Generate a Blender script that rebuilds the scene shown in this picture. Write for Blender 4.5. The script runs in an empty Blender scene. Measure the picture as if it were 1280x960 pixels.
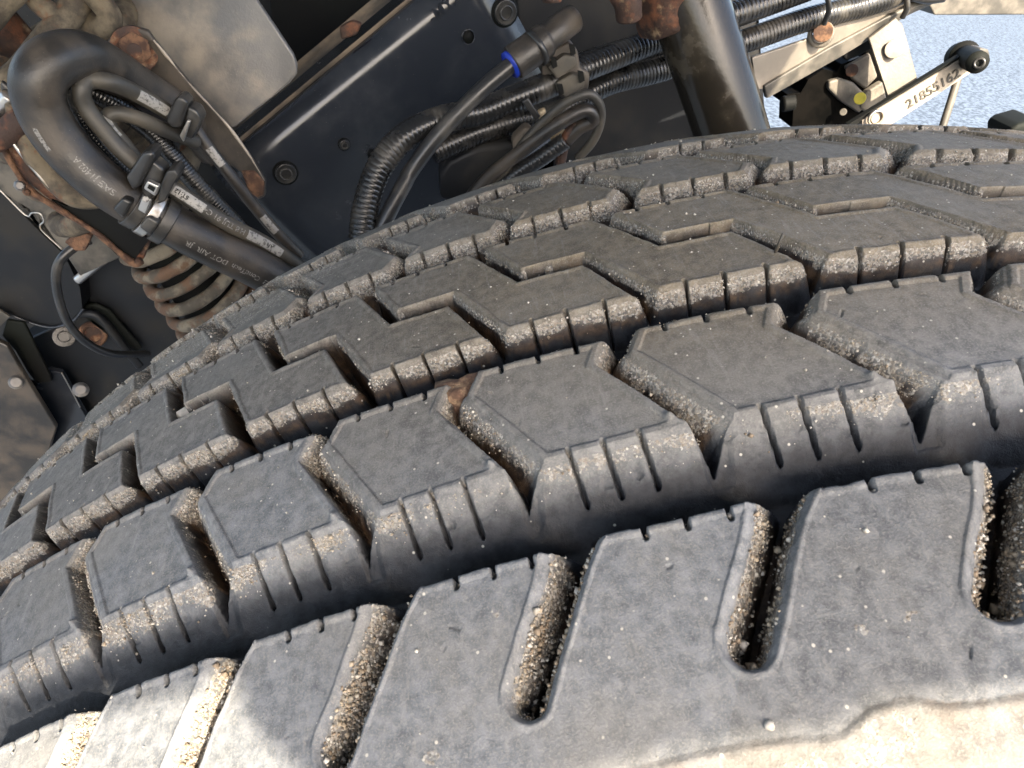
import bpy, bmesh, math, random
import numpy as np
from mathutils import Vector, Matrix
random.seed(4); rng = np.random.default_rng(4)
scene = bpy.context.scene
COL = scene.collection

# ------------------------------------------------------------------ camera
CAM = Vector((-0.210615, -0.169674, 0.57729))
MR = Matrix(((0.991798, -0.0143103, -0.1270114),
             (-0.0924785, 0.6056056, -0.7903731),
             (0.0882293, 0.7956363, 0.599315)))
FPX = 869.82
cd = bpy.data.cameras.new('camera'); cam = bpy.data.objects.new('camera', cd); COL.objects.link(cam)
cam.matrix_world = Matrix.Translation(CAM) @ MR.to_4x4()
cd.sensor_width = 36; cd.lens = 36*FPX/1280; cd.clip_start = 0.01; cd.clip_end = 400
cd.dof.use_dof = True; cd.dof.focus_distance = 0.24; cd.dof.aperture_fstop = 64
scene.camera = cam
# ------------------------------------------------------------------ light
SUN = Vector((0.25, -0.72, 0.65)).normalized()            # direction towards the sun
w = bpy.data.worlds.new('World'); scene.world = w; w.use_nodes = True
nt = w.node_tree; bgn = nt.nodes['Background']
sky = nt.nodes.new('ShaderNodeTexSky'); sky.sky_type = 'NISHITA'; sky.sun_disc = False
sky.dust_density = 4; sky.ozone_density = .3; sky.sun_elevation = math.asin(SUN.z); sky.sun_rotation = math.atan2(SUN.x, SUN.y)
nt.links.new(sky.outputs[0], bgn.inputs[0]); bgn.inputs[1].default_value = 0.15
sl = bpy.data.lights.new('sun', 'SUN'); sl.energy = 4.2; sl.angle = math.radians(0.5); sl.color = (1, .88, .70)
so = bpy.data.objects.new('sun', sl); COL.objects.link(so)
so.rotation_euler = SUN.to_track_quat('Z', 'Y').to_euler()
scene.view_settings.view_transform = 'Standard'; scene.view_settings.look = 'None'
scene.view_settings.gamma = 1; scene.view_settings.exposure = 2.35

# ------------------------------------------------------------------ helpers
def ray(px, py):
    return MR @ Vector(((px-640)/FPX, -(py-480)/FPX, -1))
def at(px, py, Y):                       # the point of the vertical plane y=Y seen at that spot of the photo
    d = ray(px, py); return CAM + d*((Y-CAM.y)/d.y)
def mm(px, Y, n):                        # size of n photo pixels there
    d = ray(*px); return n/FPX*((Y-CAM.y)/d.y)
def empty(name, loc, label, cat, group=None):
    o = bpy.data.objects.new(name, None); COL.objects.link(o); o.location = loc
    o.empty_display_size = .02
    tag(o, label, cat, group); return o
def tag(o, label=None, cat=None, group=None, kind=None):
    if label: o['label'] = label
    if cat: o['category'] = cat
    if group: o['group'] = group
    if kind: o['kind'] = kind
    return o
def link(name, me, mat, parent=None):
    o = bpy.data.objects.new(name, me); COL.objects.link(o)
    if mat: me.materials.append(mat)
    if parent:
        o.parent = parent; o.matrix_parent_inverse = Matrix.Translation(-parent.location)
    return o
def from_bm(name, bm, mat, parent=None, smooth=True, bevel=0, seg=2, auto=True):
    bmesh.ops.recalc_face_normals(bm, faces=bm.faces)
    me = bpy.data.meshes.new(name); bm.to_mesh(me); bm.free()
    for p in me.polygons: p.use_smooth = smooth
    o = link(name, me, mat, parent)
    if bevel:
        m = o.modifiers.new('bevel', 'BEVEL'); m.width = bevel; m.segments = seg; m.limit_method = 'ANGLE'; m.angle_limit = math.radians(32)
        m.harden_normals = False
        wn = o.modifiers.new('weighted_normal', 'WEIGHTED_NORMAL'); wn.mode = 'FACE_AREA'; wn.weight = 80
    return o

# node material builder ------------------------------------------------
def mat(name, col, rough=.6, metal=0, col2=None, scale=60, lo=.42, hi=.62, bump=.15, bscale=300,
        rough2=None, specks=None, speck_scale=500, speck_th=.12, spec=.5, detail=6, third=None, tscale=25, tlo=.55, thi=.7):
    m = bpy.data.materials.new(name); m.use_nodes = True; t = m.node_tree; N = t.nodes; L = t.links
    b = N['Principled BSDF']; b.inputs['Roughness'].default_value = rough; b.inputs['Metallic'].default_value = metal
    b.inputs['Specular IOR Level'].default_value = spec
    tc = N.new('ShaderNodeTexCoord')
    src = tc.outputs['Object']
    def noise(sc, de=detail, ro=.6):
        n = N.new('ShaderNodeTexNoise'); n.inputs['Scale'].default_value = sc; n.inputs['Detail'].default_value = de
        n.inputs['Roughness'].default_value = ro; L.new(src, n.inputs['Vector']); return n.outputs['Fac']
    def ramp(f, a, bb):
        r = N.new('ShaderNodeMapRange'); r.inputs['From Min'].default_value = a; r.inputs['From Max'].default_value = bb
        r.interpolation_type = 'SMOOTHSTEP'; L.new(f, r.inputs['Value']); return r.outputs['Result']
    def mix(f, a, c):
        x = N.new('ShaderNodeMix'); x.data_type = 'RGBA'
        L.new(f, x.inputs['Factor'])
        for s, v in ((6, a), (7, c)):
            if isinstance(v, tuple): x.inputs[s].default_value = (*v, 1)
            else: L.new(v, x.inputs[s])
        return x.outputs[2]
    c = None
    if col2:
        f = ramp(noise(scale), lo, hi); c = mix(f, tuple(col), tuple(col2))
        if rough2 is not None:
            r = N.new('ShaderNodeMapRange'); r.inputs['To Min'].default_value = rough; r.inputs['To Max'].default_value = rough2
            L.new(f, r.inputs['Value']); L.new(r.outputs[0], b.inputs['Roughness'])
        if metal:
            r = N.new('ShaderNodeMapRange'); r.inputs['To Min'].default_value = metal; r.inputs['To Max'].default_value = metal*.3
            L.new(f, r.inputs['Value']); L.new(r.outputs[0], b.inputs['Metallic'])
    else:
        f = ramp(noise(scale), .3, .7); c = mix(f, tuple(x*.8 for x in col), tuple(min(1, x*1.15) for x in col))
    if third:
        c = mix(ramp(noise(tscale, 8, .65), tlo, thi), c, tuple(third))
    if specks:
        v = N.new('ShaderNodeTexVoronoi'); v.inputs['Scale'].default_value = speck_scale; L.new(src, v.inputs['Vector'])
        inv = ramp(v.outputs['Distance'], speck_th, speck_th*.5)
        mul = N.new('ShaderNodeMath'); mul.operation = 'MULTIPLY'; L.new(inv, mul.inputs[0]); L.new(ramp(noise(speck_scale*.12), .5, .6), mul.inputs[1])
        c = mix(mul.outputs[0], c, tuple(specks))
    L.new(c, b.inputs['Base Color'])
    if bump:
        bp = N.new('ShaderNodeBump'); bp.inputs['Strength'].default_value = bump; bp.inputs['Distance'].default_value = .001
        L.new(noise(bscale), bp.inputs['Height']); L.new(bp.outputs[0], b.inputs['Normal'])
    return m

M = {}
M['blue_paint'] = mat('dark_blue_frame_paint', (.017, .020, .026), .15, 0, (.034, .037, .042), 22, .45, .8, .03, 400, .35, specks=(.2, .17, .13), speck_scale=350, speck_th=.07)
M['black_paint'] = mat('black_chassis_paint', (.007, .008, .010), .45, 0, (.018, .017, .015), 18, .45, .72, .12, 300, .7, specks=(.12, .1, .07), speck_scale=260, speck_th=.09, spec=.28)
M['void'] = mat('deep_black_paint', (.004, .004, .004), .7, 0, (.008, .010, .008), 8, .4, .7, .05, 100, spec=.15)  # black parts, and painted darkness inside holes and recesses
M['brown_dirt'] = mat('dirty_brown_paint', (.05, .043, .035), .6, 0, (.16, .125, .09), 18, .42, .66, .25, 350, .8)
M['tan_plate'] = mat('tan_dusty_steel', (.13, .125, .12), .42, .25, (.30, .26, .21), 12, .48, .68, .2, 600, .7, specks=(.42, .36, .28), speck_scale=420, speck_th=.1)
M['rust'] = mat('orange_rust', (.05, .024, .014), .85, 0, (.15, .078, .042), 120, .4, .62, .7, 500, .9, third=(.04, .02, .012), tscale=90)
M['rust_dark'] = mat('dark_rust', (.035, .018, .012), .75, 0, (.15, .06, .03), 80, .45, .66, .6, 400, .9, third=(.28, .19, .11), tscale=70)
M['spring'] = mat('flaking_spring_coating', (.045, .035, .024), .8, 0, (.13, .105, .07), 70, .4, .62, .7, 350, .9, third=(.13, .055, .025), tscale=60)
M['spring_low'] = mat('rusty_beige_spring', (.06, .05, .036), .8, 0, (.17, .145, .105), 55, .42, .62, .5, 400, .9, third=(.10, .055, .03), tscale=45, tlo=.48, thi=.6)
M['hose'] = mat('black_hose_rubber', (.018, .016, .014), .38, 0, (.06, .048, .036), 30, .4, .66, .2, 700, .6, specks=(.15, .13, .1), speck_scale=600)
M['hose_dusty'] = mat('dusty_hose_rubber', (.028, .026, .022), .5, 0, (.075, .064, .047), 30, .4, .66, .12, 600, .7)
M['conduit'] = mat('corrugated_plastic', (.010, .010, .010), .25, 0, (.05, .045, .037), 35, .47, .72, .08, 500, .55)
M['plastic'] = mat('black_plastic', (.018, .018, .018), .3, 0, (.055, .05, .042), 40, .47, .72, .1, 500, .5)
M['blue'] = mat('blue_collar_plastic', (.01, .035, .35), .4)
M['white'] = mat('white_print', (.28, .27, .25), .6, 0, (.09, .085, .08), 500, .5, .62, 0)
M['print'] = mat('grey_hose_print', (.20, .19, .175), .6, 0, (.045, .042, .04), 900, .48, .6, 0)
M['steel'] = mat('bright_steel', (.45, .43, .4), .28, .9, (.25, .2, .14), 80, .5, .7, .1, 500, .5)
M['shock'] = mat('dusty_shock_tube', (.018, .015, .011), .15, .0, (.065, .053, .036), 30, .52, .76, .12, 300, .5, spec=.32, specks=(.45, .34, .2), speck_scale=85, speck_th=.16)
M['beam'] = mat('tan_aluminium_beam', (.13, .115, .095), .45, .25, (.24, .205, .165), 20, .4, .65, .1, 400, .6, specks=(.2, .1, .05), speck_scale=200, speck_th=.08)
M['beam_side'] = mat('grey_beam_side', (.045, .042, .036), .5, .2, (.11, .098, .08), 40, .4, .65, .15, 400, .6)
M['arm'] = mat('pale_arm_casting', (.34, .295, .24), .5, .2, (.24, .205, .165), 50, .45, .65, .2, 500, .6)
M['valve'] = mat('valve_casting', (.09, .08, .068), .55, .3, (.17, .15, .12), 50, .4, .66, .3, 500, .7)
M['yellow'] = mat('yellow_cap', (.75, .62, .05), .5)
M['clear'] = mat('cream_connector', (.55, .42, .26), .5)
M['asphalt'] = mat('bluish_asphalt', (.018, .029, .044), .9, 0, (.085, .112, .15), 38, .38, .6, 1.0, 45, .9, detail=3)
M['fender'] = mat('light_mudguard_paint', (.42, .43, .45), .5)  # kept pale so the plate bounces fill onto the tread tops
M['mud'] = mat('brown_mud', (.10, .055, .035), .9, 0, (.3, .2, .12), 260, .45, .65, .8, 700, .95)
M['sand_pale'] = mat('pale_sand', (.50, .465, .41), .7, 0, (.30, .27, .22), 150, .45, .6, 0)
M['sand_brown'] = mat('brown_sand', (.22, .17, .12), .8, 0, (.38, .32, .24), 150, .45, .6, 0)

# ------------------------------------------------------------------ rubber, driven by dirt masks with painted light and shade, stored on the tread
def rubber():
    m = bpy.data.materials.new('dusty_tread_rubber'); m.use_nodes = True; t = m.node_tree; N = t.nodes; L = t.links
    b = N['Principled BSDF']; tc = N.new('ShaderNodeTexCoord'); src = tc.outputs['Object']
    at_ = N.new('ShaderNodeAttribute'); at_.attribute_name = 'dirt'; sep = N.new('ShaderNodeSeparateColor'); L.new(at_.outputs['Color'], sep.inputs[0])
    sand, soil, top = sep.outputs[0], sep.outputs[1], sep.outputs[2]; warm = at_.outputs['Alpha']
    def noise(sc, de=5, ro=.6, dist=0):
        n = N.new('ShaderNodeTexNoise'); n.inputs['Scale'].default_value = sc; n.inputs['Detail'].default_value = de
        n.inputs['Roughness'].default_value = ro; n.inputs['Distortion'].default_value = dist; L.new(src, n.inputs['Vector']); return n.outputs['Fac']
    def mr(f, a, bb, c=0, d=1, sm=True):
        r = N.new('ShaderNodeMapRange')
        for k, v in (('From Min', a), ('From Max', bb), ('To Min', c), ('To Max', d)): r.inputs[k].default_value = v
        if sm: r.interpolation_type = 'SMOOTHSTEP'
        L.new(f, r.inputs['Value']); return r.outputs['Result']
    def mth(op, a, c):
        x = N.new('ShaderNodeMath'); x.operation = op; x.use_clamp = op != 'SUBTRACT'
        for i, v in enumerate((a, c)):
            if isinstance(v, (int, float)): x.inputs[i].default_value = v
            else: L.new(v, x.inputs[i])
        return x.outputs[0]
    def mix(f, a, c):
        x = N.new('ShaderNodeMix'); x.data_type = 'RGBA'
        L.new(f, x.inputs['Factor'])
        for s, v in ((6, a), (7, c)):
            if isinstance(v, tuple): x.inputs[s].default_value = (*v, 1)
            else: L.new(v, x.inputs[s])
        return x.outputs[2]
    big = noise(28, 6, .62); med = noise(330, 6, .65); fine = noise(2300, 4, .7)
    bare_shade = mix(mr(med, .35, .65), (.007, .008, .011), (.021, .023, .028))  # bare rubber, darkened to carry painted groove shade
    grey = mix(mr(med, .3, .7), (.092, .101, .114), (.205, .215, .230))
    tan = mix(mr(med, .3, .7), (.105, .086, .060), (.205, .17, .122))
    dust = mix(warm, grey, tan)
    dust = mix(mth('MULTIPLY', mr(big, .42, .68), .5), dust, (.20, .19, .17))
    dust = mix(mth('MULTIPLY', mr(fine, .46, .70), .55), dust, (.30, .29, .265))
    c = mix(top, bare_shade, dust)
    # thin scuffs
    sc = N.new('ShaderNodeTexNoise'); mp = N.new('ShaderNodeMapping'); mp.inputs['Scale'].default_value = (1, .12, 1); mp.inputs['Rotation'].default_value = (0, 0, .5)
    L.new(src, mp.inputs[0]); L.new(mp.outputs[0], sc.inputs['Vector']); sc.inputs['Scale'].default_value = 700; sc.inputs['Detail'].default_value = 3
    c = mix(mth('MULTIPLY', mth('MULTIPLY', mr(sc.outputs[0], .57, .70), top), .20), c, (.32, .31, .29))
    # brown soil packed in the cross grooves, darkened to paint groove shade
    so_c = mix(mr(noise(300, 6, .7), .35, .65), (.012, .008, .005), (.085, .052, .030))
    c = mix(mth('MULTIPLY', soil, mr(noise(220, 5, .6), .25, .5)), c, so_c)
    # sandy crust on edges and walls, plus the painted sunlit patch
    v = N.new('ShaderNodeTexVoronoi'); v.inputs['Scale'].default_value = 1900; L.new(src, v.inputs['Vector'])
    v2 = N.new('ShaderNodeSeparateColor'); L.new(v.outputs['Color'], v2.inputs[0])
    crust = mr(mth('ADD', mth('MULTIPLY', sand, .95), mth('MULTIPLY', noise(260, 6, .75), .95)), .74, 1.12)
    grain = mr(mth('ADD', v2.outputs[0], mth('MULTIPLY', crust, .85)), .86, 1.12)
    gcol = mix(v2.outputs[1], (.19, .185, .17), (.64, .62, .57))
    gcol = mix(v2.outputs[2], gcol, (.26, .21, .15))
    gm = mth('MULTIPLY', grain, mr(crust, .05, .4))
    c = mix(mth('MULTIPLY', crust, .5), c, (.17, .168, .16))
    c = mix(gm, c, gcol)
    # stray white specks on the faces
    v3 = N.new('ShaderNodeTexVoronoi'); v3.inputs['Scale'].default_value = 420; L.new(src, v3.inputs['Vector'])
    s3 = N.new('ShaderNodeSeparateColor'); L.new(v3.outputs['Color'], s3.inputs[0])
    sp = mth('MULTIPLY', mr(v3.outputs['Distance'], .16, .08), mr(s3.outputs[0], .80, .84))
    c = mix(mth('MULTIPLY', sp, .8), c, (.55, .52, .45))
    L.new(c, b.inputs['Base Color'])
    L.new(mr(mth('MAXIMUM', top, crust), 0, 1, .42, .72), b.inputs['Roughness'])
    b.inputs['Specular IOR Level'].default_value = .34
    hgt = mth('ADD', mth('MULTIPLY', fine, .35), mth('MULTIPLY', med, .45))
    hgt = mth('ADD', hgt, mth('MULTIPLY', mth('MULTIPLY', gm, mr(v.outputs['Distance'], .7, 0)), .6))
    bp = N.new('ShaderNodeBump'); bp.inputs['Strength'].default_value = .75; bp.inputs['Distance'].default_value = .0007
    L.new(hgt, bp.inputs['Height']); L.new(bp.outputs[0], b.inputs['Normal'])
    return m
M['rubber'] = rubber()

# ------------------------------------------------------------------ ground
bm = bmesh.new()
for x, y in ((-150, -60), (150, -60), (150, 240), (-150, 240)): bm.verts.new((x, y, -.52))
bm.faces.new(bm.verts); g = from_bm('ground', bm, M['asphalt']); tag(g, kind='structure')

# ------------------------------------------------------------------ tyre tread
R0 = .52; PHI = math.radians(25); K2, K4 = 2.0875, 22.906; PITCH = .071173
W2, W3 = .19169, .87018
def radius(s):
    return R0 - K2*s*s/2 - K4*s**4
def warp(u):
    lo, hi = -.32, .42
    uc = np.clip(u, lo, hi); v = uc+W2*uc**2+W3*uc**3
    d = 1+2*W2*uc+3*W3*uc**2
    return v + (u-uc)*np.minimum(d, 1.3)
ut = np.linspace(-1.2, 1.4, 6000); wt = warp(ut)
DEP = .0130
Cn = {'b1': (.1178, .03629), 'b2': (.11101, .04365), 'b3': (.13866, .06745), 'b4': (.19246, .06738), 'b5': (.16623, .04452), 'b6': (.17214, .03738),
      'se': (.11555, .11322), 'a6': (.13987, .08627), 'a1': (.08671, .08664),
      'c1': (-.01369, -.02337), 'c2': (.04503, -.02289), 'c3': (.06969, .00303), 'c4': (.10295, .00354),
      'c5': (.11954, .02337), 'c6': (.06082, .02289), 'c7': (.03616, -.00303), 'c8': (.00289, -.00354)}
TD = .24803
OFF = {'b': {-5: (1.5, -.3), -4: (-.4, .3), -3: (1.0, .3), -2: (-.3, 0), -1: (-1.0, -.3), 0: (-.6, 0), 1: (1.2, -.2)},
       'c': {-4: (-1.2, -.4), -3: (-1.2, 0), -2: (-.9, -.6), -1: (.7, .2), 0: (.3, .1), 1: (-.4, -.1), 2: (.6, -.2), 3: (-1.0, .4)},
       'a': {-4: (.4, .3), -3: (.3, .3), -2: (1.2, -.1), -1: (0, 0), 0: (-1.8, -.1), 1: (1.0, -.2)},
       'd': {-2: (1.6, .4), 0: (-1.0, .3), 1: (2.0, .2), 2: (-1.2, 0)}}
def corner(k, n, row=None):
    r = row or k[0]; o = OFF.get(r, {}).get(n, (0, 0))
    u, s = Cn[k]
    if row in ('d', 'e'): u, s = TD-u, -s
    return np.array([(u+n*PITCH+o[0]/1000)*R0, s+o[1]/1000])

# grid
def steps(a, b, h): return np.linspace(a, b, max(2, int(round((b-a)/h))+1))[:-1]
s_ax = np.concatenate([steps(-.134, -.035, .0007), steps(-.035, .015, .0005), steps(.015, .060, .0004), steps(.060, .126, .00034), np.array([.126, .1267, .1275, .1284, .1294, .1305, .1316, .1328, .134])])
th_ax = np.concatenate([steps(-.64, -.25, .0017), steps(-.25, .30, .00064), steps(.30, .70, .0015), [.70]])
u_ax = np.interp(th_ax, wt, ut); X_ax = u_ax*R0
NS, NT = len(s_ax), len(th_ax)
X, S = np.meshgrid(X_ax, s_ax)           # rows = s
H = np.full(X.shape, -DEP); ID = np.full(X.shape, -1, np.int32)
sand = np.zeros_like(H); soil = np.zeros_like(H); wallm = np.zeros_like(H)
names = []                                # one entry per block
def sstep(a, b, x):
    t = np.clip((x-a)/(b-a), 0, 1); return t*t*(3-2*t)
def vnoise(x, y, sc, seed):
    r = np.random.default_rng(seed); T = r.random((256, 256))
    x = x*sc+1000; y = y*sc+1000; xi = np.floor(x).astype(int); yi = np.floor(y).astype(int); fx = x-xi; fy = y-yi
    fx = fx*fx*(3-2*fx); fy = fy*fy*(3-2*fy)
    g_ = lambda a, b: T[a % 256, b % 256]
    return (g_(xi, yi)*(1-fx)+g_(xi+1, yi)*fx)*(1-fy)+(g_(xi, yi+1)*(1-fx)+g_(xi+1, yi+1)*fx)*fy
wob = (vnoise(X, S, 180, 1)-.5)*.0007+(vnoise(X, S, 900, 2)-.5)*.00028
RR = .0007
def seg_d(x, y, p, q):
    d = q-p; L2 = d@d; t = np.clip(((x-p[0])*d[0]+(y-p[1])*d[1])/L2, 0, 1)
    return np.hypot(x-p[0]-t*d[0], y-p[1]-t*d[1]), t
def window(P, pad):
    i0, i1 = np.searchsorted(s_ax, [P[:, 1].min()-pad, P[:, 1].max()+pad]); j0, j1 = np.searchsorted(X_ax, [P[:, 0].min()-pad, P[:, 0].max()+pad])
    return slice(i0, i1), slice(j0, j1)
def top_profile(d):                       # rounding + raised moulded lip along the rim
    rr = RR; z = np.where(d < rr, -rr*(1-np.sqrt(np.clip(1-((rr-d)/rr)**2, 0, 1))), 0)
    return z - .00036*sstep(.0013, .0016, d)
def skirt_h(y):
    ks = np.clip((y-.0674)/.0128, 0, 1)
    return -.0004-(DEP-.0004)*(.30*ks+.70*ks**1.3)
def stamp(P, widths, bid, orig=None, sgn=0, grow=.0004):
    sl_ = window(P, .006)
    x, y = X[sl_], S[sl_]
    if x.size == 0: return
    dd = wob[sl_]
    n = len(P); inside = np.zeros(x.shape, bool); dmin = np.full(x.shape, 9.); umin = np.full(x.shape, 9.)
    for i in range(n):
        p, q = P[i], P[(i+1) % n]
        d, _ = seg_d(x, y, p, q); dmin = np.minimum(dmin, d); umin = np.minimum(umin, np.maximum(d+dd*.8, 0)/widths[i])
        c = (p[1] > y) != (q[1] > y)
        with np.errstate(divide='ignore', invalid='ignore'):
            xi = (q[0]-p[0])*(y-p[1])/(q[1]-p[1])+p[0]
        inside ^= c & (x < xi)
    sd = np.where(inside, dmin, -dmin)+grow; inside = sd > 0
    umin = np.maximum(umin-grow/.003, 0)
    din = sd+dd
    if orig is None: top_ = top_profile(np.maximum(din, 0))
    else:
        do = np.full(x.shape, 9.)
        for i in range(len(orig)): do = np.minimum(do, seg_d(x, y, orig[i], orig[(i+1) % len(orig)])[0])
        yy = y*sgn+wob[sl_]*.5
        rr = RR; top_ = np.where(din < rr, -rr*(1-np.sqrt(np.clip(1-((rr-np.maximum(din, 0))/rr)**2, 0, 1))), 0)-.0004*np.where(yy < .0674, sstep(.0013, .0016, do), 0)
        sk = skirt_h(yy); top_ = np.where(yy > .0674, np.minimum(top_, sk), top_)
    h = np.where(inside, top_, -RR-(DEP-RR)*np.clip(umin, 0, 1)**1.35)
    if orig is not None: h = np.where((~inside) & (yy > .0674), np.minimum(h, sk-RR*np.clip(umin*4, 0, 1)), h)
    cur = H[sl_]; b_ = h > cur+1e-7
    b_ &= h > -DEP+1e-5
    H[sl_] = np.where(b_, h, cur); ID[sl_] = np.where(b_, bid, ID[sl_])
def cut(p, q, hw, depth, floor=None):
    P = np.array([p, q]); sl_ = window(P, hw*2)
    x, y = X[sl_], S[sl_]
    if x.size == 0: return
    d, t = seg_d(x, y, np.array(p), np.array(q))
    m = np.clip(1.5-d/hw*1.3, 0, 1); m = m*m*(3-2*m)
    H[sl_] = np.maximum(H[sl_]-depth*m, -DEP)
def slot(P, hw, hb, extra=None, fl=-DEP):      # tapered V trench along a poly-line
    P = np.array(P); sl_ = window(P, hw*2.2); x, y = X[sl_], S[sl_]
    if x.size == 0: return
    d = np.full(x.shape, 9.)
    for p, q in zip(P[:-1], P[1:]): d = np.minimum(d, seg_d(x, y, p, q)[0])
    d = d+wob[sl_]*.6
    W_ = hw+(extra(x, y) if extra else 0)
    v = (d-hb)/(W_-hb)
    z = fl+(-fl)*np.clip(v, 0, 1)**.55
    z = np.where(d > W_, 0, z)-.0008*np.clip(1-np.abs(d-W_)/.0009, 0, 1)**2
    z = np.where(d > W_+.0009, 9, z)
    # moulded lip
    z2 = H[sl_]
    lip = .00030*(1-sstep(.0010, .0013, d-W_))
    H[sl_] = np.minimum(np.where((d > W_) & (z2 > -.002), z2+lip, z2), z)

BN = range(-9, 8)
# rows A / E: shoulder ribs with slots, B / D skirts : functions of s alone
def rib(smin, smax, sgn):
    pass
lipA = .0863
for sgn in (1, -1):
    y = S*sgn
    d = (y-lipA)+wob*.8
    hA = np.where(d > 0, top_profile(np.maximum(d, 0)), -RR-(DEP-RR)*(1-(1-np.clip(-d/.0036, 0, 1))**1.5))
    m = hA > -DEP+1e-5
    H = np.where(m & (y > .078), hA, H)
    # sloping skirt of the B / D row
    hB = -DEP+(skirt_h(y+wob*.5)+DEP)*sstep(.0742, .0772, y+wob*1.5)
    hB = np.where((y > .0742) & (y < .0810), hB, -9)
    H = np.maximum(H, hB)
# ownership of shoulder blocks and skirts by slot centre lines
def pid(kind): names.append(kind); return len(names)-1
slots = []
for sgn, row in ((1, 'a'), (-1, 'e')):
    cents = []
    for n in BN:
        nn = n if sgn > 0 else n
        if sgn > 0:
            top = (corner('a6', n)+corner('a1', n+1))/2; o = OFF['a'].get(n, (0, 0)); end = np.array([(Cn['se'][0]+n*PITCH+o[0]*.4/1000)*R0, .1090])
            top[1] = .080
        else:
            top = (corner('a6', n, 'e')+corner('a1', n+1, 'e'))/2; end = np.array([(TD-Cn['se'][0]+n*PITCH)*R0, -.1090])
            top[1] = -.080
            top[0] += 0
        slots.append((sgn, n, top, end)); cents.append((top, end))
    cents.sort(key=lambda c: c[0][0])
    band = (S*sgn > .0818)
    xs = [c[0][0]+(c[1][0]-c[0][0])*(np.clip(np.abs(S), .07, .135)-.080)/.029 for c in cents]
    for i in range(len(cents)-1):
        b_ = pid('shoulder_block')
        ID = np.where(band & (X >= xs[i]) & (X < xs[i+1]), b_, ID)
for sgn, n, top, end in slots:
    slot([top, end], .0039, .0008, extra=lambda x, y: np.clip(.0915-np.abs(y), 0, .01)*.12)
# B / D blocks
for row, sgn in (('b', 1), ('d', -1)):
    polys = {}
    for n in BN:
        P = np.array([corner(k, n, row if row == 'd' else None) for k in ('b1', 'b2', 'b3', 'b4', 'b5', 'b6')])
        P[3, 1] -= sgn*.0003; polys[n] = P
    ns = sorted(polys, key=lambda n: polys[n][2][0])
    # cut the skirt rib above its rim, then stamp blocks
    for n in ns:
        P = polys[n]; b_ = pid('tread_block')
        eL = P[2]+np.array([-sgn*.0030, sgn*.0110]); eR = P[3]+np.array([sgn*.0014, sgn*.0110])
        E_ = np.array([P[0], P[1], P[2], eL, eR, P[3], P[4], P[5]])
        stamp(E_, [.0044, .0068, .0056, .004, .0020, .0020, .0030, .0040], b_, P, sgn)
        polys[n] = (P, b_)
    yk = S*sgn
    band = (yk > .0668) & (yk < .0818)
    # slots through the skirt
    for i, n in enumerate(ns[:-1]):
        P, b_ = polys[n]; Q = polys[ns[i+1]][0]
        if row == 'b': p = (P[3]+Q[2])/2
        else: p = (P[2]+Q[3])/2
        nxt = polys[ns[i+1]][1]
        xm = p[0]
        prev = -9 if i == 0 else lastx
        ID = np.where(band & (X >= prev) & (X < xm), b_, ID); lastx = xm
    for n in ns:
        P = polys[n][0]
        a, b_ = P[2], P[3]
        for f in (.17, .42, .68):
            p = a+(b_-a)*f; cut(p-np.array([0, sgn*.0012]), p+np.array([sgn*.0009, sgn*.0075]), .00046, .0030)
        a, b_ = P[0], P[5]
        for f in (.18, .49, .80):
            p = a+(b_-a)*f; cut(p-np.array([0, sgn*.004]), p+np.array([0, sgn*.0017]), .0005, .0035)
        # ejector mark near the tip
        if row == 'b':
            c = P[3]*.86+P[2]*.06+P[5]*.08; dd = np.hypot((X-c[0]), (S-c[1])); H += .0010*np.exp(-(dd/.0010)**2)
            dl, _ = seg_d(X, S, c, P[3]); H += .0005*np.exp(-(dl/.00045)**2)
# notches of the shoulder blocks
for sgn, row in ((1, None), (-1, 'e')):
    for n in BN:
        a, b_ = corner('a1', n, row), corner('a6', n, row)
        for f in (.18, .45, .72):
            p = a+(b_-a)*f; p[1] = sgn*lipA; cut(p-np.array([0, sgn*.003]), p+np.array([0, sgn*.0021]), .00048, .0032)
        if sgn > 0:
            c = b_+np.array([-.0032, .0048]); dd = np.hypot((X-c[0]), (S-c[1])); H += .0012*np.exp(-(dd/.0008)**2)
            dl, _ = seg_d(X, S, c, b_+np.array([-.001, .001])); H += .0004*np.exp(-(dl/.00035)**2)
# C blocks
for n in range(-11, 9):
    P = np.array([corner('c%d' % k, n) for k in range(1, 9)])
    b_ = pid('tread_block')
    stamp(P, [.0028, .0010, .0010, .0010, .0034, .0026, .0009, .0026], b_)
    for (i, j, fr, sg) in ((5, 4, (.20, .48, .78), 1), (0, 1, (.20, .47, .77), -1)):
        a, q = P[i], P[j]
        for f in fr:
            p = a+(q-a)*f; cut(p-np.array([0, sg*.0014]), p+np.array([0, sg*.0042]), .00044, .0060)
# small cuts, nicks and chipped rims
rc = np.random.default_rng(77)
for k in range(45):
    p = np.array([rc.uniform(-.14, .16), rc.uniform(-.02, .125)]); a = rc.uniform(0, math.pi); l = rc.uniform(.0005, .0020)
    cut(p, p+np.array([math.cos(a), math.sin(a)])*l, rc.uniform(.00026, .00036), rc.uniform(.00015, .0004))
chip = sstep(.72, .9, vnoise(X, S, 330, 61))*sstep(-.0006, -.0012, H)*(H > -.005); H -= chip*.0005
H = np.maximum(H, -DEP)
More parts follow.
